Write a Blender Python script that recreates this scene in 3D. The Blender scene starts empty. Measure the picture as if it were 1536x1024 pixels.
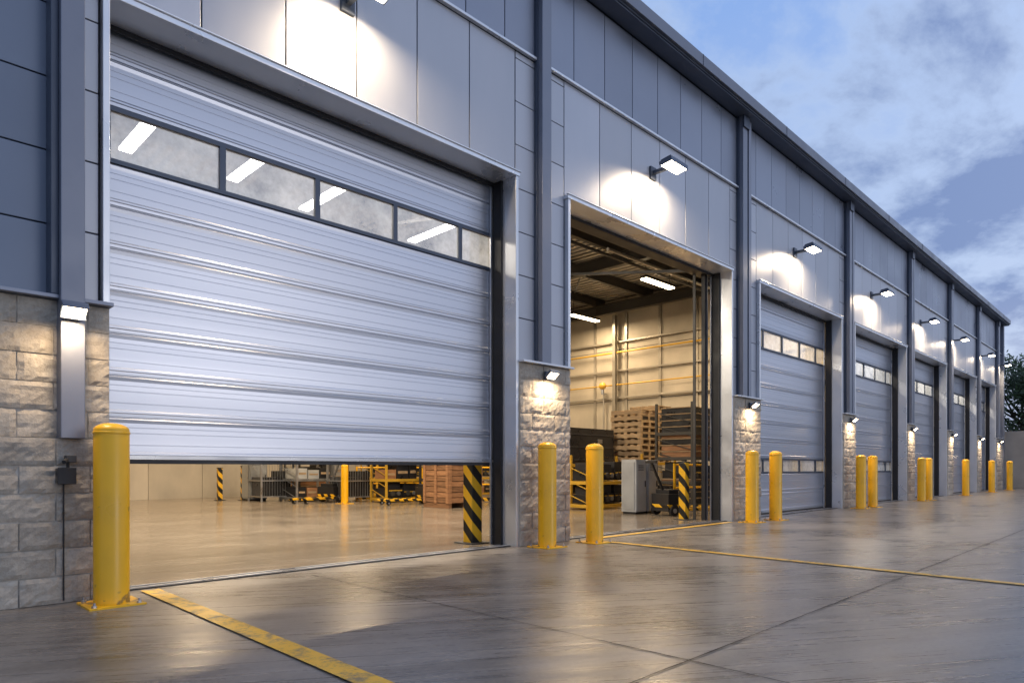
import bpy, math, random
from mathutils import Vector, Matrix, noise as mnoise
random.seed(7)
S=bpy.context.scene
COL=S.collection
# ------------------------------------------------------------------ materials
def newmat(name):
    m=bpy.data.materials.new(name); m.use_nodes=True
    nt=m.node_tree
    return m,nt,nt.nodes['Principled BSDF']
def N(nt,t,**k):
    n=nt.nodes.new(t)
    for a,b in k.items(): setattr(n,a,b)
    return n
def L(nt,a,b): nt.links.new(a,b)
def mathn(nt,op,a,b=None,c=None):
    n=N(nt,'ShaderNodeMath',operation=op)
    for i,v in enumerate((a,b,c)):
        if v is None: continue
        if isinstance(v,(int,float)): n.inputs[i].default_value=v
        else: L(nt,v,n.inputs[i])
    return n.outputs[0]
def mixc(nt,f,a,b,mode='MIX'):
    n=N(nt,'ShaderNodeMix',data_type='RGBA',blend_type=mode)
    if isinstance(f,(int,float)): n.inputs[0].default_value=f
    else: L(nt,f,n.inputs[0])
    for i,v in ((6,a),(7,b)):
        if isinstance(v,tuple): n.inputs[i].default_value=(v[0],v[1],v[2],1)
        else: L(nt,v,n.inputs[i])
    return n.outputs[2]
def noise(nt,scale,detail=3,sc=(1,1,1),rough=.55,rot=(0,0,0)):
    tc=N(nt,'ShaderNodeTexCoord'); mp=N(nt,'ShaderNodeMapping')
    mp.inputs['Scale'].default_value=sc
    mr=N(nt,'ShaderNodeMapping'); mr.inputs['Rotation'].default_value=rot
    L(nt,tc.outputs['Object'],mr.inputs['Vector']); L(nt,mr.outputs[0],mp.inputs['Vector'])
    n=N(nt,'ShaderNodeTexNoise'); n.inputs['Scale'].default_value=scale
    n.inputs['Detail'].default_value=detail; n.inputs['Roughness'].default_value=rough
    L(nt,mp.outputs[0],n.inputs['Vector']); return n.outputs['Fac']
def ramp(nt,f,a,b,lo=0.,hi=1.):
    n=N(nt,'ShaderNodeMapRange'); L(nt,f,n.inputs[0])
    n.inputs[1].default_value=a; n.inputs[2].default_value=b
    n.inputs[3].default_value=lo; n.inputs[4].default_value=hi
    return n.outputs[0]
def bump(nt,b,h,st=.2,dist=.01):
    n=N(nt,'ShaderNodeBump'); n.inputs['Strength'].default_value=st; n.inputs['Distance'].default_value=dist
    L(nt,h,n.inputs['Height']); L(nt,n.outputs[0],b.inputs['Normal'])
def simple(name,col,rough=.5,metal=0.,var=.12,vs=3.,sc=(1,1,1),tint=True,bmp=0.,rvar=.12):
    m,nt,b=newmat(name)
    f=noise(nt,vs,4,sc)
    dark=tuple(c*(1-var) for c in col); lite=tuple(min(1,c*(1+var)) for c in col)
    c=mixc(nt,ramp(nt,f,.3,.7),dark,lite)
    if tint:
        at=N(nt,'ShaderNodeAttribute',attribute_name='tint')
        c=mixc(nt,1.0,c,at.outputs['Color'],'MULTIPLY')
    L(nt,c,b.inputs['Base Color'])
    b.inputs['Metallic'].default_value=metal
    L(nt,ramp(nt,f,.3,.7,max(.02,rough-rvar),min(1,rough+rvar)),b.inputs['Roughness'])
    if bmp: bump(nt,b,noise(nt,vs*12,3,sc),bmp)
    return m
def emis(name,col,st):
    m,nt,b=newmat(name)
    b.inputs['Base Color'].default_value=(.8,.8,.8,1)
    b.inputs['Emission Color'].default_value=(*col,1); b.inputs['Emission Strength'].default_value=st
    return m
M={}
M['panel']=simple('metal_panel',(.44,.455,.495),.42,.4,.10,.9,(1,1,.35))
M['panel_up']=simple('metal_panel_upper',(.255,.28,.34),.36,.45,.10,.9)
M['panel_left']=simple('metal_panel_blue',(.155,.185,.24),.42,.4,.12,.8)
M['column']=simple('column_steel',(.175,.19,.23),.42,.4,.08)
M['trim']=simple('aluminium_trim',(.66,.68,.71),.34,.6,.06,2)
M['darktrim']=simple('dark_trim',(.065,.08,.11),.4,.4,.1)
M['backing']=simple('wall_core',(.05,.055,.065),.8)
M['black']=simple('black_rubber',(.012,.012,.014),.55)
M['bplastic']=simple('black_plastic',(.02,.02,.022),.35)
M['door']=simple('door_aluminium',(.49,.515,.575),.34,.72,.03,1.1,(.004,1,8),rvar=.03)
M['stonelite']=simple('mortar',(.44,.415,.37),.95,0,.1,6,bmp=.2)
def paint(name,col,wear=.62):
    m,nt,b=newmat(name)
    f=noise(nt,9,5); g=noise(nt,2.2,3)
    tc=N(nt,'ShaderNodeTexCoord'); sp=N(nt,'ShaderNodeSeparateXYZ'); L(nt,tc.outputs['Object'],sp.inputs[0])
    low=ramp(nt,sp.outputs[2],0.,.22,.16,0.)
    k=ramp(nt,mathn(nt,'ADD',f,low),wear,wear+.06)
    c=mixc(nt,ramp(nt,g,.3,.7),tuple(x*.80 for x in col),col)
    c=mixc(nt,k,c,tuple(x*.30+.03 for x in col))
    L(nt,c,b.inputs['Base Color']); L(nt,ramp(nt,g,.3,.7,.26,.46),b.inputs['Roughness'])
    return m
M['yellow']=paint('yellow_paint',(.92,.49,.008),.68)
def hazard():
    m,nt,b=newmat('hazard_stripes')
    tc=N(nt,'ShaderNodeTexCoord'); sp=N(nt,'ShaderNodeSeparateXYZ'); L(nt,tc.outputs['Object'],sp.inputs[0])
    s=mathn(nt,'SUBTRACT',mathn(nt,'ADD',sp.outputs[0],sp.outputs[2]),sp.outputs[1])
    f=mathn(nt,'FRACT',mathn(nt,'MULTIPLY',s,3.6))
    g=mathn(nt,'GREATER_THAN',f,.5)
    L(nt,mixc(nt,g,(.012,.012,.012),(.80,.45,.02)),b.inputs['Base Color']); b.inputs['Roughness'].default_value=.4
    return m
M['hazard']=hazard()
def markpaint():
    m,nt,b=newmat('worn_yellow_line')
    f=noise(nt,7,6,(1,1,1),.7); g=noise(nt,60,3)
    k=ramp(nt,mathn(nt,'ADD',f,mathn(nt,'MULTIPLY',g,.25)),.60,.76)
    c=mixc(nt,k,(.80,.45,.02),(.24,.18,.09))
    L(nt,c,b.inputs['Base Color']); L(nt,ramp(nt,f,.3,.7,.3,.5),b.inputs['Roughness']); return m
M['mark']=markpaint()
def concrete(name,c0,c1,r0,r1,rot,lo=.40,hi=.60):
    m,nt,b=newmat(name)
    mid=noise(nt,.8,7,(1,1,1),.70); st=noise(nt,1.,6,(.22,5.5,1),.72,rot)
    st2=noise(nt,1.,4,(.5,22,1),.7,(0,0,rot[2]+.12))
    fine=noise(nt,34,4,(1,1,1),.75)
    a=mathn(nt,'ADD',mathn(nt,'MULTIPLY',mid,.36),mathn(nt,'MULTIPLY',st,.30))
    a=mathn(nt,'ADD',a,mathn(nt,'MULTIPLY',fine,.18)); a=mathn(nt,'ADD',a,mathn(nt,'MULTIPLY',st2,.16))
    c=mixc(nt,ramp(nt,a,lo,hi),c0,c1)
    L(nt,c,b.inputs['Base Color'])
    L(nt,ramp(nt,mathn(nt,'ADD',mathn(nt,'MULTIPLY',mid,.4),mathn(nt,'MULTIPLY',st2,.6)),.34,.64,r0,r1),b.inputs['Roughness'])
    bump(nt,b,mathn(nt,'ADD',fine,mathn(nt,'MULTIPLY',st2,.8)),.16,.004)
    return m
M['ground']=concrete('concrete_ground',(.075,.066,.058),(.29,.262,.235),.19,.40,(0,0,.45))
M['floor']=concrete('warehouse_floor',(.15,.12,.09),(.31,.26,.205),.09,.26,(0,0,.1))
M['joint']=simple('joint_filler',(.018,.017,.016),.9,tint=False)
def stone():
    m,nt,b=newmat('split_face_stone')
    f=noise(nt,5,4,(1,1,1),.7); g=noise(nt,34,4,(1,1,1),.75)
    at=N(nt,'ShaderNodeAttribute',attribute_name='tint')
    c=mixc(nt,ramp(nt,f,.3,.7),(.37,.33,.275),(.50,.46,.39))
    c=mixc(nt,ramp(nt,g,.36,.6,.0,1.),mixc(nt,.45,c,(.24,.21,.17)),c)
    c=mixc(nt,1.,c,at.outputs['Color'],'MULTIPLY')
    L(nt,c,b.inputs['Base Color']); b.inputs['Roughness'].default_value=.92
    bump(nt,b,mathn(nt,'ADD',g,f),.7,.009)
    return m
M['stone']=stone()
def glass():
    m=bpy.data.materials.new('window_glass'); m.use_nodes=True; nt=m.node_tree; nt.nodes.clear()
    o=N(nt,'ShaderNodeOutputMaterial'); t=N(nt,'ShaderNodeBsdfTransparent'); t.inputs[0].default_value=(.95,.97,1,1)
    g=N(nt,'ShaderNodeBsdfGlossy'); g.inputs['Roughness'].default_value=.05; g.inputs[0].default_value=(.9,.95,1,1)
    d=N(nt,'ShaderNodeBsdfTranslucent'); d.inputs[0].default_value=(.92,.97,1,1)
    df=N(nt,'ShaderNodeBsdfDiffuse'); df.inputs[0].default_value=(.72,.84,1,1)
    md=N(nt,'ShaderNodeMixShader'); md.inputs[0].default_value=.45; L(nt,d.outputs[0],md.inputs[1]); L(nt,df.outputs[0],md.inputs[2])
    a=N(nt,'ShaderNodeMixShader'); L(nt,ramp(nt,noise(nt,1.6,6,(1,1,1),.75),.36,.68,.32,.78),a.inputs[0])
    L(nt,t.outputs[0],a.inputs[1]); L(nt,md.outputs[0],a.inputs[2])
    f=N(nt,'ShaderNodeFresnel'); f.inputs[0].default_value=2.7
    b=N(nt,'ShaderNodeMixShader'); L(nt,f.outputs[0],b.inputs[0]); L(nt,a.outputs[0],b.inputs[1]); L(nt,g.outputs[0],b.inputs[2])
    L(nt,b.outputs[0],o.inputs[0]); return m
M['glass']=glass()
M['deck']=simple('roof_deck_underside',(.48,.46,.42),.5,.2)
M['beam']=simple('dark_steel_beam',(.06,.057,.053),.5,.3)
M['intwall']=simple('interior_wall_panel',(.46,.415,.34),.6,0,.2,.8)
M['intconc']=simple('interior_concrete_wall',(.44,.40,.34),.8,0,.25,.9,(1,1,.5),bmp=.1)
M['rail']=simple('interior_rail_steel',(.38,.35,.30),.4,.5)
M['pipe']=simple('yellow_gas_pipe',(.60,.36,.04),.4,.2)
M['wood']=simple('crate_wood',(.30,.15,.07),.7,0,.3,4,(1,1,6),bmp=.1)
M['wood2']=simple('pallet_wood',(.38,.27,.16),.75,0,.3,4,(1,1,6),bmp=.1)
M['greycab']=simple('grey_cabinet_paint',(.42,.43,.43),.4,.1)
M['steel']=simple('galvanised_steel',(.42,.43,.45),.35,.8)
M['conwall']=simple('boundary_concrete',(.36,.33,.29),.85,0,.15,1.2,bmp=.1)
M['lens']=emis('wall_lamp_lens',(1.,.84,.62),34)
M['lens2']=emis('pier_lamp_lens',(1.,.78,.50),20)
M['lens_in']=emis('ceiling_light_lens',(1.,.82,.52),14)
M['lens_cold']=emis('ceiling_light_lens_white',(1.,.95,.88),26)
M['bulb']=simple('amber_globe',(.85,.50,.08),.25,0)
M['bark']=simple('tree_bark',(.06,.045,.03),.9)
def leafm():
    m,nt,b=newmat('leaf_foliage')
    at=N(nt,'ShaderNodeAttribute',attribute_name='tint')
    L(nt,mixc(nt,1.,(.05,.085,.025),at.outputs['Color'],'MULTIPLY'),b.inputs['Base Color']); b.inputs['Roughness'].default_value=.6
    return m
M['leaf']=leafm()
# ------------------------------------------------------------------ mesh builder
class MB:
    def __init__(s): s.v=[]; s.f=[]; s.m=[]; s.t=[]; s.mats=[]
    def mi(s,k):
        if k not in s.mats: s.mats.append(k)
        return s.mats.index(k)
    def add(s,vs,fs,k,t=None):
        o=len(s.v); s.v+= [tuple(v) for v in vs]; i=s.mi(k)
        if t is None: t=random.uniform(.9,1.08)
        for f in fs: s.f.append([a+o for a in f]); s.m.append(i); s.t.append(t)
    def box(s,x0,x1,y0,y1,z0,z1,k,t=None,mx=None):
        if x0>x1:x0,x1=x1,x0
        if y0>y1:y0,y1=y1,y0
        if z0>z1:z0,z1=z1,z0
        vs=[Vector(p) for p in ((x0,y0,z0),(x1,y0,z0),(x1,y1,z0),(x0,y1,z0),(x0,y0,z1),(x1,y0,z1),(x1,y1,z1),(x0,y1,z1))]
        if mx is not None: vs=[mx@v for v in vs]
        s.add(vs,[(0,3,2,1),(4,5,6,7),(0,1,5,4),(1,2,6,5),(2,3,7,6),(3,0,4,7)],k,t)
    def bar(s,a,b,w,h,k,t=None):
        a=Vector(a);b=Vector(b);d=b-a;l=d.length
        q=d.to_track_quat('X','Z').to_matrix().to_4x4(); q.translation=a
        s.box(0,l,-w/2,w/2,-h/2,h/2,k,t,q)
    def cyl(s,a,b,r,k,n=20,r2=None,t=None,cap=True):
        a=Vector(a);b=Vector(b);d=b-a; r2=r if r2 is None else r2
        q=d.to_track_quat('Z','Y').to_matrix()
        vs=[];fs=[]
        for j,(c,rr) in enumerate(((a,r),(b,r2))):
            for i in range(n):
                an=2*math.pi*i/n; vs.append(c+q@Vector((math.cos(an)*rr,math.sin(an)*rr,0)))
        for i in range(n): fs.append((i,(i+1)%n,n+(i+1)%n,n+i))
        if cap: fs.append(tuple(range(n-1,-1,-1))); fs.append(tuple(range(n,2*n)))
        s.add(vs,fs,k,t)
    def lathe(s,prof,c,k,n=32,t=None):
        vs=[];fs=[];cx,cy,cz=c
        for (r,z) in prof:
            for i in range(n):
                a=2*math.pi*i/n; vs.append((cx+r*math.cos(a),cy+r*math.sin(a),cz+z))
        for j in range(len(prof)-1):
            for i in range(n):
                fs.append((j*n+i,j*n+(i+1)%n,(j+1)*n+(i+1)%n,(j+1)*n+i))
        s.add(vs,fs,k,t)
    def obj(s,name,parent=None,bevel=0,smooth=False,loc=None,ang=35):
        me=bpy.data.meshes.new(name)
        vs=s.v
        if loc is not None: vs=[(v[0]-loc[0],v[1]-loc[1],v[2]-loc[2]) for v in s.v]
        me.from_pydata(vs,[],s.f)
        for k in s.mats: me.materials.append(M[k])
        me.polygons.foreach_set('material_index',s.m)
        ca=me.color_attributes.new('tint','FLOAT_COLOR','CORNER')
        data=[]
        for p,t in zip(me.polygons,s.t):
            for _ in range(p.loop_total): data+=[t,t,t,1]
        ca.data.foreach_set('color',data)
        o=bpy.data.objects.new(name,me); COL.objects.link(o)
        if loc is not None: o.location=loc
        if smooth:
            me.polygons.foreach_set('use_smooth',[True]*len(me.polygons))
            try: me.set_sharp_from_angle(angle=math.radians(ang))
            except Exception: pass
        if bevel:
            b=o.modifiers.new('bevel','BEVEL'); b.width=bevel; b.segments=2; b.limit_method='ANGLE'
        me.update()
        if parent: o.parent=parent
        return o
def empty(name,loc=(0,0,0)):
    e=bpy.data.objects.new(name,None); e.empty_display_size=.2; COL.objects.link(e); e.location=loc
    return e
# ------------------------------------------------------------------ dimensions
D=5.47
XL,XR=-6.0,35.0
YB=21.0
DOORS=[(1.345,5.45,.97),(6.42,10.66,None),(11.76,15.85,.03),(16.75,20.86,.03),(21.65,25.33,.03),(26.2,29.8,.03),(30.66,33.5,.03)]
COLX=[5.84,10.96,16.2,21.16,25.75,30.05,33.75]
HZ=4.25; LEDGE=2.12; LL=2.03; BAND=5.73; EAVE=6.95
B=empty('warehouse_building')
w=MB()
w.box(XL,XR,5.475,5.735,HZ+.03,EAVE+.08,'backing')
prev=XL
for (a,b,_) in DOORS:
    w.box(prev,a-.05,5.476,5.734,0,HZ+.03,'backing'); prev=b+.05
w.box(prev,XR,5.476,5.734,0,HZ+.03,'backing')
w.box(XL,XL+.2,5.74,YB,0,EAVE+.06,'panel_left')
w.box(XR-.2,XR,5.74,YB,0,EAVE+.06,'panel')
w.box(XL,XR,YB,YB+.2,0,EAVE+.06,'intconc')
w.obj('wall_core',B)
p=MB(); g=.006
def vpanels(x0,x1,z0,z1,wd,k,yf,th=.022):
    n=max(1,round((x1-x0)/wd)); ww=(x1-x0)/n
    for i in range(n):
        p.box(x0+i*ww+g,x0+(i+1)*ww-g,yf,yf+th,z0,z1,k,random.uniform(.90,1.08))
def hpanels(x0,x1,z0,z1,h,k,yf):
    z=z0
    while z<z1-.05:
        zz=min(z+h,z1)
        p.box(x0+g,x1-g,yf,yf+.022,z+g*.7,zz-g*.7,k,random.uniform(.94,1.05)); z=zz
edges=[1.22]+[c+.08 for c in COLX]+[XR]
for i in range(len(edges)-1):
    a=edges[i]; b=edges[i+1]
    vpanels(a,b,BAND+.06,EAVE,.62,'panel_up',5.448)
    if i<len(DOORS):
        d0,d1,_=DOORS[i]
        vpanels(d0-.05,d1+.05,HZ+.065,BAND,.70,'panel',5.450)
        hpanels(a-.08,d0-.052,LL+.03 if i==0 else LEDGE+.03,BAND,.5,'panel',5.449)
        hpanels(d1+.052,b,LEDGE+.03,BAND,.5,'panel',5.449)
    else:
        vpanels(a,b,LEDGE+.03,BAND,.7,'panel',5.449)
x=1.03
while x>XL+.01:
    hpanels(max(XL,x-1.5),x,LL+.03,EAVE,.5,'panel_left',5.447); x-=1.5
p.obj('facade_panels',B,bevel=.004)
t=MB()
for a,b in zip(edges[:-1],edges[1:]):
    t.box(a-.06,b-.1,5.40,5.446,BAND+.004,BAND+.035,'trim')
    t.box(a-.06,b-.1,5.425,5.446,BAND+.035,BAND+.055,'darktrim')
for i,(a,b,_) in enumerate(DOORS):
    t.box(a-.045,a,5.385,5.74,(LL if i==0 else LEDGE)+.03,HZ,'trim',1.)
    t.box(b,b+.045,5.385,5.74,0.0,HZ,'trim',.95)
    t.box(a-.06,b+.06,5.375,5.741,HZ,HZ+.045,'trim',1.1)
    t.box(a-.07,b+.07,5.36,5.40,HZ+.046,HZ+.058,'trim',1.15)
t.obj('door_trims',B,bevel=.004)
c=MB()
c.box(1.02,1.16,5.24,5.445,1.10,EAVE+.02,'column',1.1)
c.box(.975,1.02,5.30,5.446,LL+.03,EAVE+.02,'darktrim')
for i,x in enumerate(COLX):
    c.box(x,x+.16,5.33,5.446,LEDGE+.03,EAVE+.02,'column',1.15)
    c.box(x-.02,x,5.40,5.446,LEDGE+.03,EAVE+.02,'darktrim')
    c.box(x+.16,x+.19,5.39,5.446,LEDGE+.03,EAVE+.02,'darktrim')
    if i>0: c.box(x+.235,x+.33,5.34,5.446,LEDGE+.03,EAVE+.02,'column',1.3)
    c.box(x-.02,x+.2,5.30,5.33,EAVE-.18,EAVE+.02,'darktrim')
c.box(XR-.15,XR+.02,5.33,5.446,0,EAVE+.02,'column',1.1)
c.obj('facade_columns',B,bevel=.005)
r=MB()
r.box(XL-.2,XR+.2,5.18,5.46,EAVE+.04,EAVE+.20,'darktrim',1.)
r.box(XL-.2,XR+.2,5.14,5.18,EAVE+.07,EAVE+.24,'column',1.0)
r.box(XL-.2,XR+.2,5.20,5.446,EAVE+.022,EAVE+.04,'darktrim',1.5)
r.box(XL-.2,XR+.2,5.20,YB+.4,EAVE+.202,EAVE+.26,'column')
x=XL
while x<XR:
    r.box(x,x+.012,5.134,5.14,EAVE+.07,EAVE+.24,'darktrim'); x+=3.05
r.obj('roof',B,bevel=.006)
# stone
st=MB()
def blocks(x0,x1,z0,z1,yf):
    st.box(x0,x1,yf+.018,5.474,z0,z1,'stonelite',1.)
    ch=.19
    nrow=max(1,round((z1-z0)/ch)); ch=(z1-z0)/nrow
    for rr in range(nrow):
        z=z0+rr*ch
        x=x0-(.2 if rr%2 else 0)
        while x<x1-.01:
            a=max(x,x0); b=min(x+.4,x1)
            if b-a>.03:
                nx=max(2,int((b-a)/.035)); nz=6
                m_=.004; A=a+m_;Bx=b-m_;Z0=z+m_;Z1=z+ch-m_
                yo=random.uniform(-.004,.004)
                vs=[];fs=[]
                for j in range(nz+1):
                    for i in range(nx+1):
                        u=i/nx;v=j/nz
                        X=A+(Bx-A)*u; Z=Z0+(Z1-Z0)*v
                        edge=(i in(0,nx)) or (j in(0,nz))
                        q=mnoise.noise(Vector((X*10+rr*3,yf*3,Z*12)))*.010+random.uniform(-.004,.004)
                        vs.append((X,yf+yo+q+(.008 if edge else 0),Z))
                for j in range(nz):
                    for i in range(nx):
                        k=j*(nx+1)+i; fs.append((k,k+1,k+nx+2,k+nx+1))
                ring=[i for i in range(nx+1)]+[j*(nx+1)+nx for j in range(1,nz+1)]+[nz*(nx+1)+i for i in range(nx-1,-1,-1)]+[j*(nx+1) for j in range(nz-1,0,-1)]
                o=len(vs)
                for k in ring: vs.append((vs[k][0],yf+.06,vs[k][2]))
                for q_ in range(len(ring)):
                    q2=(q_+1)%len(ring); fs.append((ring[q_],o+q_,o+q2,ring[q2]))
                st.add(vs,fs,'stone',random.uniform(.82,1.10))
            x+=.4
blocks(XL,1.335,1.105,LL,5.35)
blocks(XL,1.335,0,1.10,5.28)
for i in range(len(DOORS)):
    a=DOORS[i][1]+.05; b=DOORS[i+1][0]-.03 if i+1<len(DOORS) else XR-.16
    blocks(a,b,0,LEDGE,5.36)
st.obj('stone_piers',B)
l=MB()
l.box(XL,1.02,5.29,5.446,LL+.002,LL+.028,'column',1.4)
l.box(1.16,1.345,5.29,5.446,LL+.002,LL+.028,'column',1.4)
for i in range(len(DOORS)):
    a=DOORS[i][1]+.047; b=DOORS[i+1][0]-.02 if i+1<len(DOORS) else XR-.16
    l.box(a,b,5.305,5.446,LEDGE+.002,LEDGE+.026,'trim',.9)
    l.box(b-.008,b-.0,5.40,5.735,0,LEDGE,'stonelite')
l.obj('stone_ledges',B,bevel=.003)
# ------------------------------------------------------------------ sectional doors
YD=5.775
def door(i,x0,x1,zb,win,lower=None):
    dm=MB(); P=.335
    def section(z,h):
        pts=[(0,.012),(.006,.012),(.007,.0),(.030,-.001),(.036,-.006),(.050,-.006),(.060,.0)]
        pts+=[(.110,.0),(.112,.003),(.116,.003),(.118,.0),(.205,.0),(.207,.003),(.211,.003),(.213,.0)]
        pts+=[(.250,.0),(.252,.003),(.256,.003),(.258,.0),(.290,.0),(.318,-.005),(.329,.003)]
        return [(z+a*h/.335,b) for a,b in pts]
    bands=[]
    cuts=sorted([w for w in (win,lower) if w])
    cur=zb
    for (wa,wb) in cuts: bands.append((cur,wa)); cur=wb
    bands.append((cur,HZ+.12))
    for (a,b) in bands:
        if b-a<.04: continue
        n=max(1,round((b-a)/P)); h=(b-a)/n
        pr=[]
        for k in range(n): pr+=section(a+k*h,h)
        pr.append((b,.012))
        vs=[];fs=[]
        for (zz,yy) in pr:
            for xx in (x0-.04,x1+.04): vs.append((xx,YD+yy,zz))
        for k in range(len(pr)-1): fs.append((2*k,2*k+1,2*k+3,2*k+2))
        o=len(dm.v); mi=dm.mi('door'); dm.v+=vs
        tt=[random.uniform(.94,1.04) for _ in range(n+1)]
        ns=len(section(0,1))
        for k,f in enumerate(fs):
            dm.f.append([q+o for q in f]); dm.m.append(mi); dm.t.append(tt[min(k//ns,n)])
    for (wa,wb) in cuts:
        dm.box(x0-.04,x1+.04,YD-.008,YD+.04,wa+.001,wa+.035,'darktrim')
        dm.box(x0-.04,x1+.04,YD-.008,YD+.04,wb-.035,wb-.001,'darktrim')
        xx=x0+.06
        W=.885
        dm.box(x0-.04,x0+.10,YD-.007,YD+.04,wa+.035,wb-.035,'darktrim')
        while xx+W<x1+.6:
            xx+=W
            if xx<x1+.03: dm.box(xx-.025,xx+.025,YD-.007,YD+.04,wa+.035,wb-.035,'darktrim')
    dm.box(x0-.04,x1+.04,YD-.010,YD+.065,zb-.035,zb-.001,'black')
    dm.box(x0-.04,x1+.04,YD-.012,YD+.01,zb,zb+.03,'trim',.6)
    for (a,b) in bands: dm.box(x0-.04,x1+.04,YD+.03,YD+.06,a+.01,b-.01,'backing')
    dm.obj('sectional_door_leaf',B)
    gl=MB()
    for (wa,wb) in cuts:
        gl.add([(x0+.05,YD+.015,wa+.02),(x1,YD+.015,wa+.02),(x1,YD+.015,wb-.02),(x0+.05,YD+.015,wb-.02)],[(0,1,2,3)],'glass',1.)
    gl.obj('door_windows',B)
for i,(a,b,zb) in enumerate(DOORS):
    if zb is None: continue
    if i==0: door(i,a,b,zb,(3.23,3.665))
    else: door(i,a,b,zb,(3.22,3.62),(.80,1.10) if i in(2,3) else None)
k=MB()
for (a,b,zb) in DOORS:
    k.box(b-.03,b-.001,5.60,5.735,0.0,HZ-.002,'black')
    k.box(b-.06,b-.035,5.742,5.765,0.0,HZ-.002,'steel',1.2)
    k.box(b-.05,b+.05,5.766,5.768,0.0,HZ,'black')
    k.box(a+.001,a+.03,5.70,5.735,LEDGE,HZ-.002,'black')
    k.box(a+.03,b-.035,5.715,5.738,HZ-.04,HZ-.002,'black')
a,b,_=DOORS[1]
k.box(b-.16,b-.10,5.80,5.87,0,4.4,'black'); k.box(b-.10,b-.07,5.79,5.81,0,4.4,'steel',.8)
k.box(b-.22,b-.20,5.95,6.0,0,4.4,'beam',1.)
k.box(a-.02,b+.02,5.79,6.0,HZ+.0,HZ+.5,'beam')
for xx in (a+.05,b-.05):
    k.bar((xx,5.9,HZ+.1),(xx,9.5,HZ+.75),.04,.05,'beam')
k.obj('door_tracks',B,bevel=.002)
th=MB()
for (a,b,zb) in DOORS:
    th.box(a,b,5.47,5.50,0.001,.010,'black'); th.box(a,b,5.505,5.53,0.001,.014,'steel',1.2)
    th.box(a,b,5.535,5.60,0.001,.008,'black'); th.box(a,b,5.605,5.625,0.001,.013,'steel',1.1)
th.obj('door_thresholds',B)
# ------------------------------------------------------------------ interior
n=MB()
n.box(XL+.2,XR-.2,5.64,YB,-.2,.005,'floor',1.)
n.obj('interior_floor',B)
ce=MB(); zc=5.95
x=XL+.2
while x<XR-.3:
    ce.box(x,x+.11,5.74,YB,zc,zc+.02,'deck'); ce.box(x+.11,x+.2,5.74,YB,zc+.05,zc+.07,'deck',.6)
    x+=.2
y=7.2
while y<YB:
    ce.box(XL+.2,XR-.2,y-.05,y+.05,zc-.26,zc-.24,'beam'); ce.box(XL+.2,XR-.2,y-.008,y+.008,zc-.24,zc-.03,'beam'); ce.box(XL+.2,XR-.2,y-.05,y+.05,zc-.03,zc-.01,'beam')
    y+=1.7
for x in (-.5,5.0,8.6,12.2,15.8):
    ce.box(x-.07,x+.07,5.75,YB,zc-.56,zc-.53,'beam'); ce.box(x-.01,x+.01,5.75,YB,zc-.53,zc-.30,'beam'); ce.box(x-.07,x+.07,5.75,YB,zc-.30,zc-.27,'beam')
    yy=6.5
    while yy<YB-2:
        ce.bar((x,yy,zc-.5),(x+1.8,yy+1.7,zc-.3),.03,.03,'beam'); yy+=3.4
ce.cyl((7.0,5.9,5.25),(7.0,YB,5.25),.045,'rail',12); ce.cyl((XL+.2,8.0,5.1),(16.2,8.0,5.1),.03,'beam',12)
ce.cyl((10.0,7.5,4.95),(16.2,7.5,4.95),.03,'rail',12)
ce.obj('ceiling_structure',B)
pw=MB(); XP=16.3
pw.box(XP,XP+.15,5.74,YB,0,zc,'backing')
y=5.76
while y<YB-.1:
    yy=min(y+1.15,YB-.01)
    z=0
    for z1 in (1.4,2.9,4.4,5.92):
        pw.box(XP-.03,XP,y+.008,yy-.008,z+.008,z1-.008,'intwall'); z=z1
    pw.box(XP-.075,XP-.031,yy-.04,yy+.04,0,5.9,'rail',.9)
    y=yy
for z in (2.95,3.75,4.6): pw.box(XP-.14,XP-.076,5.76,YB-.02,z,z+.05,'rail',.9)
pw.cyl((XP-.2,5.8,4.3),(XP-.2,YB,4.3),.025,'pipe',10)
pw.cyl((XP-.2,5.8,3.35),(XP-.2,YB,3.35),.02,'pipe',10)
for yy in (8.3,11.8,15.3,18.8): pw.box(XP-.28,XP-.15,yy-.05,yy+.05,0,5.4,'rail',.8)
x=XL+.2
while x<XP-.1:
    xx=min(x+1.5,XP-.04)
    pw.box(x+.008,xx-.008,YB-.03,YB-.001,0,5.9,'intconc'); x=xx
pw.obj('interior_walls',B,bevel=.003)
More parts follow.
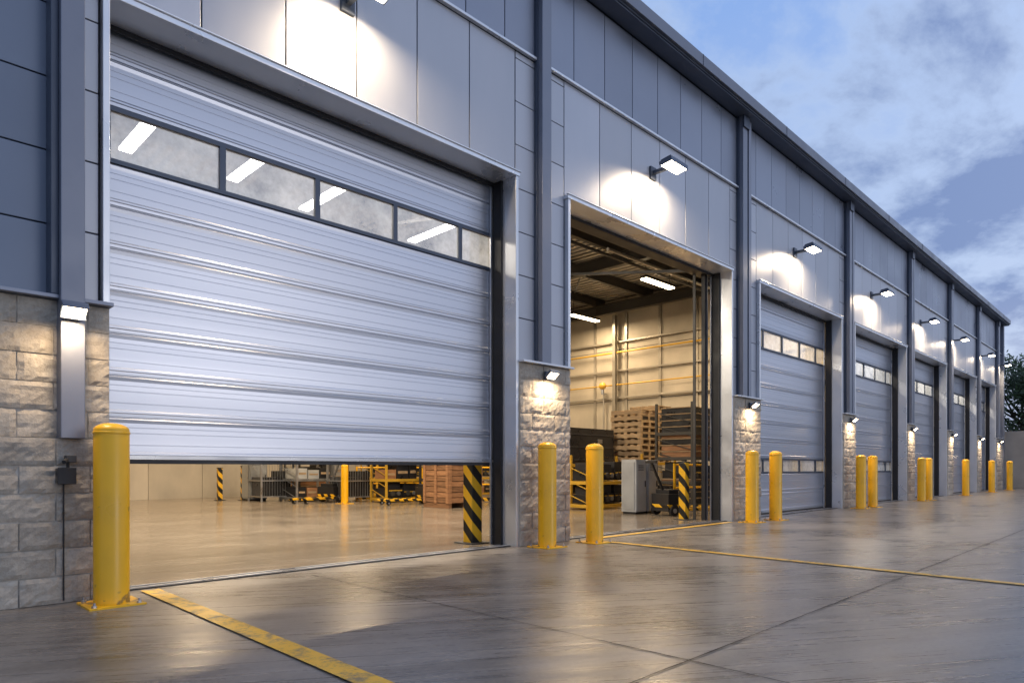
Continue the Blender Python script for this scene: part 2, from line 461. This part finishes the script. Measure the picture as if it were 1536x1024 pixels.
# ------------------------------------------------------------------ lamps
def area(name,loc,rot,sx,sy,power,col,parent,spread=150):
    l=bpy.data.lights.new(name,'AREA'); l.shape='RECTANGLE'; l.size=sx; l.size_y=sy; l.energy=power; l.color=col
    l.spread=math.radians(spread)
    o=bpy.data.objects.new(name,l); COL.objects.link(o); o.parent=parent; o.location=loc; o.rotation_euler=rot
    return o
def wall_lamp(x,z=5.18):
    e=empty('wall_lamp',(x,5.448,z))
    m=MB()
    m.box(-.07,.07,-.03,0,-.09,.09,'darktrim')
    m.box(-.025,.025,-.27,-.03,-.02,.03,'darktrim')
    R=Matrix.Translation((0,-.36,.0))@Matrix.Rotation(math.radians(-8),4,'X')
    m.box(-.22,.22,-.10,.10,.0,.035,'darktrim',1.6,R)
    m.box(-.20,.20,-.08,.08,.035,.06,'darktrim',1.3,R)
    for q in range(9): m.box(-.18+q*.045,-.175+q*.045,-.075,.075,.06,.075,'darktrim',1.3,R)
    m.box(-.22,.22,-.10,-.088,-.03,.0,'darktrim',1.6,R); m.box(-.22,.22,.088,.10,-.012,.0,'darktrim',1.6,R)
    m.box(-.22,-.208,-.088,.088,-.03,.0,'darktrim',1.6,R); m.box(.208,.22,-.088,.088,-.03,.0,'darktrim',1.6,R)
    m.box(-.205,.205,-.085,.085,-.022,-.001,'lens',1.,R)
    m.obj('lamp_housing',e,bevel=.002)
    area('lamp_light',(0,-.36,-.045),(math.radians(5),0,0),.40,.16,40,(1,.76,.49),e,165)
for x in (3.29,8.33,13.4,18.06,22.5,26.4,30.8,34.2): wall_lamp(x)
def pier_lamp(x,y,z,s=1.,P=11):
    e=empty('pier_lamp',(x,y,z)); m=MB()
    m.box(-.04,.04,-.025,0,-.05,.05,'darktrim')
    m.box(-.02,.02,-.07,-.025,-.02,.02,'darktrim')
    R=Matrix.Translation((0,-.105,.0))@Matrix.Rotation(math.radians(-38),4,'X')
    m.box(-.075*s,.075*s,-.055,.055,0,.035,'darktrim',1.8,R)
    m.box(-.075*s,.075*s,.045,.055,-.02,0,'darktrim',1.8,R); m.box(-.075*s,.075*s,-.055,-.045,-.02,0,'darktrim',1.8,R)
    m.box(-.065*s,.065*s,-.045,.045,-.012,-.001,'lens2',1.,R)
    m.obj('lamp_housing',e,bevel=.002)
    area('lamp_light',(0,-.12,-.04),(math.radians(10),0,0),.12,.07,P,(1,.73,.45),e,165)
pier_lamp(1.075,5.24,1.93,1.,6.5)
for x in (5.93,11.25,16.3,21.2,25.9,30.2,33.95): pier_lamp(x,5.35,2.0)
WARM=(1,.74,.45)
def ceil_light(x,y,z,alongx,cold=False,P=95):
    e=empty('ceiling_light',(x,y,z)); m=MB()
    R=Matrix.Identity(4) if alongx else Matrix.Rotation(math.pi/2,4,'Z')
    m.box(-.6,.6,-.09,.09,.0,.06,'beam',1.,R); m.box(-.59,.59,-.08,.08,-.03,-.001,'lens_cold' if cold else 'lens_in',1.,R)
    for q in (-.5,.5):
        p_=R@Vector((q,0,0)); m.cyl((p_.x,p_.y,.06),(p_.x,p_.y,5.7-z),.008,'beam',6)
    m.obj('light_fixture',e)
    area('strip_light',(0,0,-.04),(0,0,0 if alongx else math.pi/2),1.1,.14,P,(1,.87,.70) if cold else WARM,e,180)
for (x,y,a,cd,P) in ((2.7,9.5,0,1,170),(4.1,9.4,0,1,170),(5.4,9.7,0,1,170),(7.6,9.7,0,1,150),(13.4,8.6,1,0,160),(15.0,12.06,1,0,130),(10.3,12.5,1,0,160),(11.0,17.5,1,0,170),(6.0,14.0,0,0,160),(6.5,18.0,0,0,180),(0.5,13.0,0,0,110)):
    ceil_light(x,y,5.2,a,cd,P)
for (x,y) in ((14.4,6.9),(19,7.2),(24,7.2),(29,7.2)): ceil_light(x,y,4.9,1,x>15,100 if x<15 else 260)
e=MB(); e.cyl((9.2,8.0,5.1),(9.2,8.0,5.7),.01,'beam',6); e.lathe([(.02,.12),(.06,.10),(.13,-.02),(.12,-.02),(.05,.05)],(9.2,8.0,4.98),'beam',20); e.lathe([(0,-.06),(.04,-.045),(.055,0),(.03,.05)],(9.2,8.0,4.98),'lens_in',16)
e.obj('pendant_lamp')
for yy in (14.2,12.2):
    e=MB(); X=XP-.28
    e.lathe([(0,-.11),(.06,-.092),(.10,-.05),(.11,0),(.10,.05),(.06,.092),(0,.11)],(X,yy,3.35),'bulb',20)
    e.cyl((X,yy,3.1),(X,yy,3.24),.05,'steel',12); e.box(X,XP-.08,yy-.02,yy+.02,3.1,3.14,'steel')
    e.cyl((X+.05,yy,0),(X+.05,yy,3.1),.025,'rail',8)
    e.obj('wall_globe',smooth=True)
# ------------------------------------------------------------------ bollards
def bollard(x,y,h=1.2,r=.105,z0=0.0):
    m=MB()
    prof=[(r*1.02,.012),(r*1.02,.03),(r,.04),(r,h-.05)]
    for q in range(1,8):
        a=q/7*math.pi/2; prof.append((r*math.cos(a)*.999 if q<7 else .0005,h-.05+.05*math.sin(a)))
    m.lathe(prof,(x,y,z0),'yellow',36,1.)
    m.lathe([(r+.001,h-.075),(r+.004,h-.072),(r+.004,h-.062),(r+.001,h-.058)],(x,y,z0),'yellow',36,1.)
    s=.165
    m.box(x-s,x+s,y-s,y+s,z0+.0,z0+.012,'yellow',.7)
    for i in (-1,1):
        for j in (-1,1):
            m.cyl((x+i*.13,y+j*.13,z0+.012),(x+i*.13,y+j*.13,z0+.026),.016,'steel',6)
            m.cyl((x+i*.13,y+j*.13,z0+.026),(x+i*.13,y+j*.13,z0+.042),.008,'steel',8)
    return m.obj('bollard',smooth=True,loc=(x,y,z0))
for (x,y) in ((1.262,5.02),(5.70,5.13),(6.46,5.04),(10.72,5.06),(11.5,5.0),(16.15,5.08),(16.95,5.08),(21.1,5.08),(21.8,5.08),(26.3,5.05),(30.6,5.05),(34.0,5.0)):
    bollard(x,y)
bollard(9.0,15.0,1.0,.09,z0=.005)
def hpost(x,y,h=1.05,w=.14):
    m=MB(); m.box(x-w/2,x+w/2,y-w/2,y+w/2,.012,h,'hazard',1.); m.box(x-w,x+w,y-w,y+w,.006,.018,'black')
    m.box(x-w/2-.006,x+w/2+.006,y-w/2-.006,y+w/2+.006,h,h+.02,'black')
    m.obj('hazard_post',bevel=.006,loc=(x,y,0))
hpost(5.36,6.03,1.35,.16); hpost(10.4,6.15,1.0,.13); hpost(7.45,19.0,.9,.12); hpost(7.95,18.6,.95,.12)
# ------------------------------------------------------------------ stored goods
def crate(x,y,z,w,d,h,k='wood',name='wooden_crate'):
    m=MB(); m.box(x-w/2+.02,x+w/2-.02,y-d/2+.02,y+d/2-.02,z+.11,z+h-.02,k,.5)
    n_=max(3,int(h/.13)); hh=(h-.12)/n_
    for i in range(n_):
        z0=z+.11+i*hh
        m.box(x-w/2,x+w/2,y-d/2,y-d/2+.02,z0+.008,z0+hh-.008,k,random.uniform(.7,1.25))
        m.box(x-w/2,x-w/2+.02,y-d/2+.021,y+d/2,z0+.008,z0+hh-.008,k,random.uniform(.7,1.25))
    for q in (0,.5,1):
        xx=x-w/2+q*(w-.08); m.box(xx,xx+.08,y-d/2-.022,y-d/2-.001,z+.1,z+h,k,1.1)
        yy=y-d/2+q*(d-.08); m.box(x-w/2-.022,x-w/2-.001,yy,yy+.08,z+.1,z+h,k,1.1)
        m.box(xx,xx+.09,y-d/2,y+d/2,z,z+.1,k,.8)
    m.box(x-w/2-.02,x+w/2+.01,y-d/2-.02,y+d/2,z+h,z+h+.02,k,.9)
    return m.obj(name)
def pallets(m,x,y,z,w,d,n_):
    for i in range(n_):
        ox=random.uniform(-.03,.03); zz=z+i*.145; tt=random.uniform(.6,1.3)
        for q in range(5):
            yy=y-d/2+q*(d-.1)/4; m.box(x-w/2+ox,x+w/2+ox,yy,yy+.1,zz+.115,zz+.137,'wood2',tt*random.uniform(.85,1.1))
        for q in (0,.5,1):
            xx=x-w/2+ox+q*(w-.09); m.box(xx,xx+.09,y-d/2,y+d/2,zz+.022,zz+.114,'wood2',tt*.8)
            yy=y-d/2+q*(d-.1); m.box(x-w/2+ox,x+w/2+ox,yy,yy+.1,zz,zz+.021,'wood2',tt)
        if i%3==1: m.box(x-w/2+ox+.1,x+w/2+ox-.1,y-d/2+.02,y+d/2-.02,zz+.025,zz+.112,'bplastic',1.)
def rack(x,y,w,d,levels,fill,name='storage_rack',col='pipe',top=.5):
    m=MB(); H=levels[-1]+top
    for i in (-1,1):
        for j in (-1,1):
            m.box(x+i*w/2-.025,x+i*w/2+.025,y+j*d/2-.025,y+j*d/2+.025,.006,H,col,1.)
        zz=.1
        while zz<H-.3:
            m.bar((x+i*w/2,y-d/2,zz),(x+i*w/2,y+d/2,zz+.25),.015,.02,col); zz+=.3
    for lv in levels:
        m.box(x-w/2,x+w/2,y-d/2-.02,y-d/2+.02,lv-.07,lv,col,1.); m.box(x-w/2,x+w/2,y+d/2-.02,y+d/2+.02,lv-.07,lv,col,1.)
        m.box(x-w/2-.02,x-w/2+.02,y-d/2,y+d/2,lv-.07,lv,col,1.)
        m.box(x-w/2+.03,x+w/2-.03,y-d/2+.02,y+d/2-.02,lv-.02,lv-.004,'steel',.6)
    for (lv,kind) in fill:
        if kind=='machines':
            nn=max(2,int(w/.42)); ww=(w-.12)/nn
            for q in range(nn):
                xx=x-w/2+.06+q*ww; hh=random.uniform(.34,.46)
                m.box(xx+.02,xx+ww-.02,y-d/2+.04,y+d/2-.1,lv+.02,lv+hh*.55,'bplastic',1.)
                m.box(xx+.05,xx+ww-.06,y-d/2+.08,y+d/2-.15,lv+hh*.55,lv+hh,'black',1.4)
                m.cyl((xx+ww*.3,y-d/2+.0,lv+.12),(xx+ww*.3,y-d/2+.05,lv+.12),.07,'beam',14); m.cyl((xx+ww*.7,y-d/2+.0,lv+.12),(xx+ww*.7,y-d/2+.05,lv+.12),.05,'steel',14)
                m.box(xx+.04,xx+ww-.04,y-d/2+.015,y-d/2+.038,lv+hh*.4,lv+hh*.46,'pipe')
        elif kind=='pallets': pallets(m,x-w*.22,y,lv,w*.5,d*.9,9); pallets(m,x+w*.28,y+.02,lv,w*.42,d*.85,10)
        elif kind=='boxes':
            xx=x-w/2+.05
            while xx<x+w/2-.25:
                ww=random.uniform(.25,.42); hh=random.uniform(.22,.42)
                if xx+ww>x+w/2-.03: break
                kk=random.choice(['wood','bplastic','bplastic','bplastic','greycab'])
                m.box(xx,xx+ww-.03,y-d/2+.05,y+d/2-.1,lv,lv+hh,kk); m.box(xx+.03,xx+ww-.06,y-d/2+.044,y-d/2+.05,lv+hh*.4,lv+hh*.6,'wood2'); xx+=ww
        elif kind=='case':
            m.box(x-w/2+.04,x+w/2-.04,y-d/2+.05,y+d/2-.1,lv,lv+.85,'bplastic',1.)
            for q in (.1,.45,.8): m.box(x-w/2+.03,x+w/2-.03,y-d/2+.04,y-d/2+.05,lv+q*.85,lv+q*.85+.03,'black',2.)
            m.box(x+w*.1,x+w*.2,y-d/2+.03,y-d/2+.045,lv+.5,lv+.6,'steel')
        elif kind=='tall':
            for q in range(4):
                zz=lv+q*.14; m.box(x-w/2+.05,x+w/2-.06+random.uniform(-.08,0),y-d/2+.03,y+d/2-.1,zz,zz+.11,random.choice(['bplastic','bplastic','bplastic','wood']),1.)
                m.box(x-w/2+.03,x+w/2-.03,y-d/2,y+d/2-.1,zz+.111,zz+.131,'wood2')
    return m.obj(name,bevel=.003)
rack(12.75,10.4,1.75,.9,[.12,.60,1.0],[(.12,'machines'),(.60,'machines'),(1.0,'case')],top=.2)
rack(14.45,9.75,1.5,1.0,[.12,1.05],[(.12,'boxes'),(1.05,'pallets')],top=.2)
rack(13.65,7.95,1.25,.9,[.12,.62,1.15,1.70],[(.12,'tall'),(.62,'machines'),(1.15,'tall'),(1.70,'tall')],top=.65,col='beam')
rack(15.2,7.6,1.2,.9,[.12,.7,1.3,1.9],[(.12,'tall'),(.7,'tall'),(1.3,'boxes'),(1.9,'tall')],top=.65,col='wood2')
rack(11.9,9.2,1.3,.7,[.12,.62],[(.12,'machines'),(.62,'machines')],top=.45,col='pipe')
rack(9.1,17.1,1.1,.9,[.12,.62,1.1],[(.12,'boxes'),(.62,'boxes'),(1.1,'boxes')],col='steel')
rack(10.2,18.6,1.6,.9,[.12,.62,1.1],[(.12,'tall'),(.62,'boxes'),(1.1,'boxes')],col='beam')
rack(12.3,17.6,1.8,.9,[.12,.62,1.1],[(.12,'machines'),(.62,'machines'),(1.1,'boxes')],col='pipe')
rack(14.2,16.4,1.8,.9,[.12,.62,1.1],[(.12,'boxes'),(.62,'machines'),(1.1,'boxes')],col='pipe')
rack(11.5,13.9,1.3,.8,[.12,.62,1.1],[(.12,'machines'),(.62,'boxes'),(1.1,'tall')],col='beam')
rack(10.5,14.9,1.1,.7,[.12,.62,1.1],[(.12,'machines'),(.62,'boxes'),(1.1,'boxes')],col='pipe')
crate(10.05,12.0,.006,1.0,.9,.98)
crate(14.6,12.5,.006,1.2,1.,1.0); crate(14.6,12.5,1.03,1.2,1.,.9,'wood2')
def cabinet(x,y,w,d,h):
    m=MB(); m.box(x-w/2,x+w/2,y-d/2,y+d/2,.05,h,'greycab',1.); m.box(x-w/2+.02,x+w/2-.02,y-d/2+.02,y+d/2-.02,.006,.05,'black')
    m.box(x-w/2+.015,x+w/2-.015,y-d/2-.014,y-d/2-.001,.07,h-.03,'greycab',.9); m.box(x+w/2-.06,x+w/2-.045,y-d/2-.03,y-d/2-.014,h*.5,h*.5+.12,'black')
    m.box(x-w/2-.012,x-w/2-.001,y-d/2+.03,y+d/2-.03,.09,h-.05,'greycab',.85)
    for q in range(4): m.box(x-w/2+.06,x+w/2-.1,y-d/2-.018,y-d/2-.014,h-.12-q*.03,h-.11-q*.03,'black')
    m.obj('storage_cabinet',bevel=.006)
cabinet(11.05,7.65,.34,.34,1.07); cabinet(11.46,7.65,.34,.34,1.07); cabinet(8.15,18.35,.5,.5,1.2)
def cage(x,y,w,d,h):
    m=MB()
    for i in (-1,1):
        for j in (-1,1): m.box(x+i*w/2-.02,x+i*w/2+.02,y+j*d/2-.02,y+j*d/2+.02,.006,h,'steel')
    for z in (.12,h*.5,h-.02):
        m.box(x-w/2,x+w/2,y-d/2-.015,y-d/2+.015,z,z+.03,'steel'); m.box(x-w/2-.015,x-w/2+.015,y-d/2,y+d/2,z,z+.03,'steel'); m.box(x-w/2,x+w/2,y+d/2-.015,y+d/2+.015,z,z+.03,'steel')
    for q in range(1,12):
        xx=x-w/2+w*q/12; m.cyl((xx,y-d/2,.12),(xx,y-d/2,h),.005,'steel',5)
        yy=y-d/2+d*q/12; m.cyl((x-w/2,yy,.12),(x-w/2,yy,h),.005,'steel',5)
    m.box(x-w/2+.05,x+w/2-.3,y-d/2+.06,y+d/2-.05,.15,h*.6,'bplastic'); m.box(x+w/2-.28,x+w/2-.05,y-d/2+.06,y+d/2-.05,.15,h*.75,'bplastic')
    m.obj('wire_cage_container')
cage(8.35,17.75,.9,.8,1.1); cage(9.7,15.9,.9,.8,1.1)
def jack(x,y,rot):
    m=MB()
    R=Matrix.Translation((x,y,0))@Matrix.Rotation(rot,4,'Z')
    for s_ in (-1,1): m.box(-.1,.95,s_*.2-.07,s_*.2+.07,.10,.15,'hazard',1.,R)
    m.box(-.42,-.1,-.26,.26,.09,.42,'bplastic',1.,R); m.box(-.36,-.14,-.2,.2,.42,.5,'black',1.,R)
    m.box(-.43,-.09,-.265,.265,.16,.22,'hazard',1.,R)
    m.bar(R@Vector((-.33,0,.45)),R@Vector((-.62,0,1.02)),.04,.04,'bplastic')
    m.bar(R@Vector((-.62,-.16,1.02)),R@Vector((-.62,.16,1.02)),.03,.05,'black')
    for (a_,b_,r_) in ((-.3,-.27,.1),(-.3,.27,.1),(.85,-.2,.05),(.85,.2,.05)):
        m.cyl(R@Vector((a_,b_-.035,r_+.006)),R@Vector((a_,b_+.035,r_+.006)),r_,'black',18)
        m.cyl(R@Vector((a_,b_-.04,r_+.006)),R@Vector((a_,b_+.04,r_+.006)),r_*.45,'steel',12)
    m.obj('pallet_jack',bevel=.004)
jack(11.35,6.85,math.radians(-20)); jack(10.2,13.6,math.radians(170)); jack(8.9,15.9,math.radians(200))
def barrier(x0,y0,x1,y1,h=.95,hz=True):
    m=MB(); a=Vector((x0,y0,0));b=Vector((x1,y1,0)); n_=max(2,int((b-a).length/.8)+1)
    for i in range(n_):
        p_=a.lerp(b,i/(n_-1)); m.cyl(p_+Vector((0,0,.006)),p_+Vector((0,0,h)),.028,'yellow',12); m.box(p_.x-.08,p_.x+.08,p_.y-.08,p_.y+.08,.006,.02,'yellow')
    for z in (h*.5,h-.03): m.cyl(a+Vector((0,0,z)),b+Vector((0,0,z)),.022,'yellow',10)
    if hz: m.bar(a+Vector((0,0,.08)),b+Vector((0,0,.08)),.05,.09,'hazard')
    m.obj('safety_barrier')
barrier(10.1,16.2,11.9,15.6); barrier(11.6,13.2,12.8,12.6)
barrier(11.9,7.25,13.2,7.25,1.0); barrier(10.3,9.6,11.2,9.9,1.0,False)
m=MB(); m.box(.995,1.09,5.18,5.27,.80,.90,'bplastic'); m.box(.99,1.095,5.172,5.182,.795,.905,'black'); m.cyl((1.06,5.24,.90),(1.06,5.24,.945),.01,'black',8); m.box(1.04,1.10,5.19,5.25,.94,.985,'bplastic'); m.cyl((1.02,5.15,.94),(1.05,5.21,.96),.014,'black',10)
m.cyl((1.04,5.262,.8),(1.04,5.262,.02),.006,'black',6)
m.obj('access_control_box',bevel=.004)
# ------------------------------------------------------------------ ground etc
gm=MB(); gm.add([(-400,-400,0),(600,-400,0),(600,500,0),(-400,500,0)],[(0,1,2,3)],'ground',1.); gm.obj('ground')
jm=MB()
def strip(m,x0,y0,x1,y1,w,z,k):
    a=Vector((x0,y0,0));b=Vector((x1,y1,0));d=(b-a).normalized();nn=Vector((-d.y,d.x,0))*w/2
    seg=max(1,int((b-a).length/.15)) if k=='joint' else 1
    vs=[];fs=[]
    for i in range(seg+1):
        p_=a.lerp(b,i/seg); jt=random.uniform(-.0025,.0025) if k=='joint' else 0; ww=random.uniform(.6,1.25) if k=='joint' else 1
        vs+= [p_+nn*ww+nn.normalized()*jt+Vector((0,0,z)),p_-nn*ww+nn.normalized()*jt+Vector((0,0,z))]
    for i in range(seg): fs.append((2*i,2*i+1,2*i+3,2*i+2))
    m.add(vs,fs,k,1.)
for x in (-5.2,-1.2,2.8,9.3,13.5,18,22.5,27,32,37): strip(jm,x,5.2,x,-25,.008,.004,'joint')
for y in (1.63,-2.6,-7,-12): strip(jm,-6,y,38,y,.008,.005,'joint')
jm.obj('ground_joints')
def yline(x0,y0,x1,y1,w):
    m=MB(); strip(m,x0,y0,x1,y1,w,.008,'mark'); m.obj('yellow_line_marking')
yline(1.60,5.38,1.47,-6,.125); yline(6.62,5.22,6.05,-8,.10); yline(6.75,5.30,10.45,5.30,.10)
bw=MB(); y=5.9
for i in range(12):
    bw.box(38.0,38.2,y-3.0+.01,y-.01,0,2.6,'conwall'); bw.box(37.93,38.27,y-.12,y+.12,0,2.72,'conwall',.8); y-=3
for i in range(5): bw.box(38.0,38.2,6.02+3*i,9.0+3*i,0,2.6,'conwall')
bw.obj('boundary_wall',bevel=.01)
def tree(x,y,h,R):
    m=MB(); random.seed(int(x*7+y*3))
    base=Vector((x,y,0)); top=Vector((x+.2,y,h*.55))
    m.cyl(base,top,.22,'bark',12,.10)
    cl=[]
    for i in range(11):
        a=random.uniform(0,6.28); s0=base.lerp(top,random.uniform(.5,1)); e_=s0+Vector((math.cos(a)*R*.6,math.sin(a)*R*.6,random.uniform(.12,.42)*h)); m.cyl(s0,e_,.07,'bark',7,.02)
    for i in range(46):
        a=random.uniform(0,6.28); el=random.uniform(-.9,1.45); rr=R*random.uniform(.35,1)
        cl.append((Vector((x+math.cos(a)*math.cos(el)*rr,y+math.sin(a)*math.cos(el)*rr,h*.61+math.sin(el)*rr*.95*h*.39/R)),random.uniform(.4,.85)))
    for (c_,r_) in cl:
        tt=random.uniform(.4,1.2)
        for _ in range(190):
            d=Vector((random.gauss(0,1),random.gauss(0,1),random.gauss(0,.8))); d=d.normalized()*r_*random.uniform(.5,1.08); p_=c_+d
            u=Vector((random.gauss(0,1),random.gauss(0,1),random.gauss(0,1))).normalized(); v=u.orthogonal().normalized(); s_=random.uniform(.06,.12)
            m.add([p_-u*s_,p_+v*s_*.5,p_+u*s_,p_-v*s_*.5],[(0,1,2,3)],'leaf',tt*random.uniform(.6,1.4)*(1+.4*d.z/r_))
    m.obj('tree')
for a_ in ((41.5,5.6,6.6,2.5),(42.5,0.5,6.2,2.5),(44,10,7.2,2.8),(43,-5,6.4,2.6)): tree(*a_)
# ------------------------------------------------------------------ world
W=bpy.data.worlds.new('World'); S.world=W; W.use_nodes=True; nt=W.node_tree; nt.nodes.clear()
out=N(nt,'ShaderNodeOutputWorld'); bg=N(nt,'ShaderNodeBackground'); L(nt,bg.outputs[0],out.inputs[0])
sk=N(nt,'ShaderNodeTexSky'); sk.sky_type='NISHITA'; sk.sun_disc=False
SE=math.radians(6); SR=math.radians(160)
sk.sun_elevation=SE; sk.sun_rotation=SR; sk.air_density=1.2; sk.dust_density=.6; sk.ozone_density=2.5
tc=N(nt,'ShaderNodeTexCoord'); sp=N(nt,'ShaderNodeSeparateXYZ'); L(nt,tc.outputs['Generated'],sp.inputs[0])
zz=mathn(nt,'ADD',mathn(nt,'MAXIMUM',sp.outputs[2],0.),.16)
cb=N(nt,'ShaderNodeCombineXYZ'); L(nt,mathn(nt,'DIVIDE',sp.outputs[0],zz),cb.inputs[0]); L(nt,mathn(nt,'DIVIDE',sp.outputs[1],zz),cb.inputs[1])
def wn(scale,off,det=8,sc=(1,1,1)):
    mp=N(nt,'ShaderNodeMapping'); mp.inputs['Location'].default_value=off; mp.inputs['Scale'].default_value=sc; mp.inputs['Rotation'].default_value=(0,0,.6)
    L(nt,cb.outputs[0],mp.inputs['Vector']); n_=N(nt,'ShaderNodeTexNoise'); n_.inputs['Scale'].default_value=scale; n_.inputs['Detail'].default_value=det; n_.inputs['Roughness'].default_value=.6
    n_.inputs['Distortion'].default_value=.15
    L(nt,mp.outputs[0],n_.inputs['Vector']); return n_.outputs['Fac']
cm=wn(1.5,(2.4,3.1,0),8,(1,1.5,1))
mask=ramp(nt,cm,.37,.50); thick=ramp(nt,cm,.45,.58)
el=ramp(nt,sp.outputs[2],0,.55)
grad=mixc(nt,el,(6.6,7.4,9.0),(2.8,4.6,8.8))
base=mixc(nt,.93,sk.outputs[0],grad)
cloud=mixc(nt,thick,(4.8,6.1,8.6),(1.7,2.6,5.1))
hor=ramp(nt,sp.outputs[2],.0,.22,1.,0.)
cloud=mixc(nt,mathn(nt,'MULTIPLY',hor,.5),cloud,(6.6,6.4,7.2))
col=mixc(nt,mathn(nt,'MULTIPLY',mask,.92),base,cloud)
dt=N(nt,'ShaderNodeVectorMath',operation='DOT_PRODUCT'); L(nt,tc.outputs['Generated'],dt.inputs[0]); dt.inputs[1].default_value=(.5,-.84,.2)
gl=mathn(nt,'POWER',mathn(nt,'MAXIMUM',dt.outputs['Value'],0.),2.)
gc=mixc(nt,gl,(0.,0.,0.),(3.0,2.95,3.0))
col=mixc(nt,1.,col,gc,'ADD')
L(nt,col,bg.inputs[0]); bg.inputs[1].default_value=.1
sl=bpy.data.lights.new('sun','SUN'); sl.energy=.3; sl.angle=math.radians(20); sl.color=(1,.93,.88)
so_=bpy.data.objects.new('sun',sl); COL.objects.link(so_)
az=SR; dirv=Vector((math.sin(az)*math.cos(SE),math.cos(az)*math.cos(SE),math.sin(SE)))
so_.rotation_euler=dirv.to_track_quat('Z','Y').to_euler()
# ------------------------------------------------------------------ camera
cam=bpy.data.cameras.new('camera'); co=bpy.data.objects.new('camera',cam); COL.objects.link(co)
co.location=(0,0,.9); co.rotation_euler=(math.radians(90),0,math.radians(-45))
cam.sensor_width=36; cam.lens=1004/1536*36; cam.shift_y=190/1536; cam.clip_start=.05; cam.clip_end=2000
S.camera=co
S.view_settings.view_transform='Standard'; S.view_settings.look='None'; S.view_settings.exposure=0; S.view_settings.gamma=1
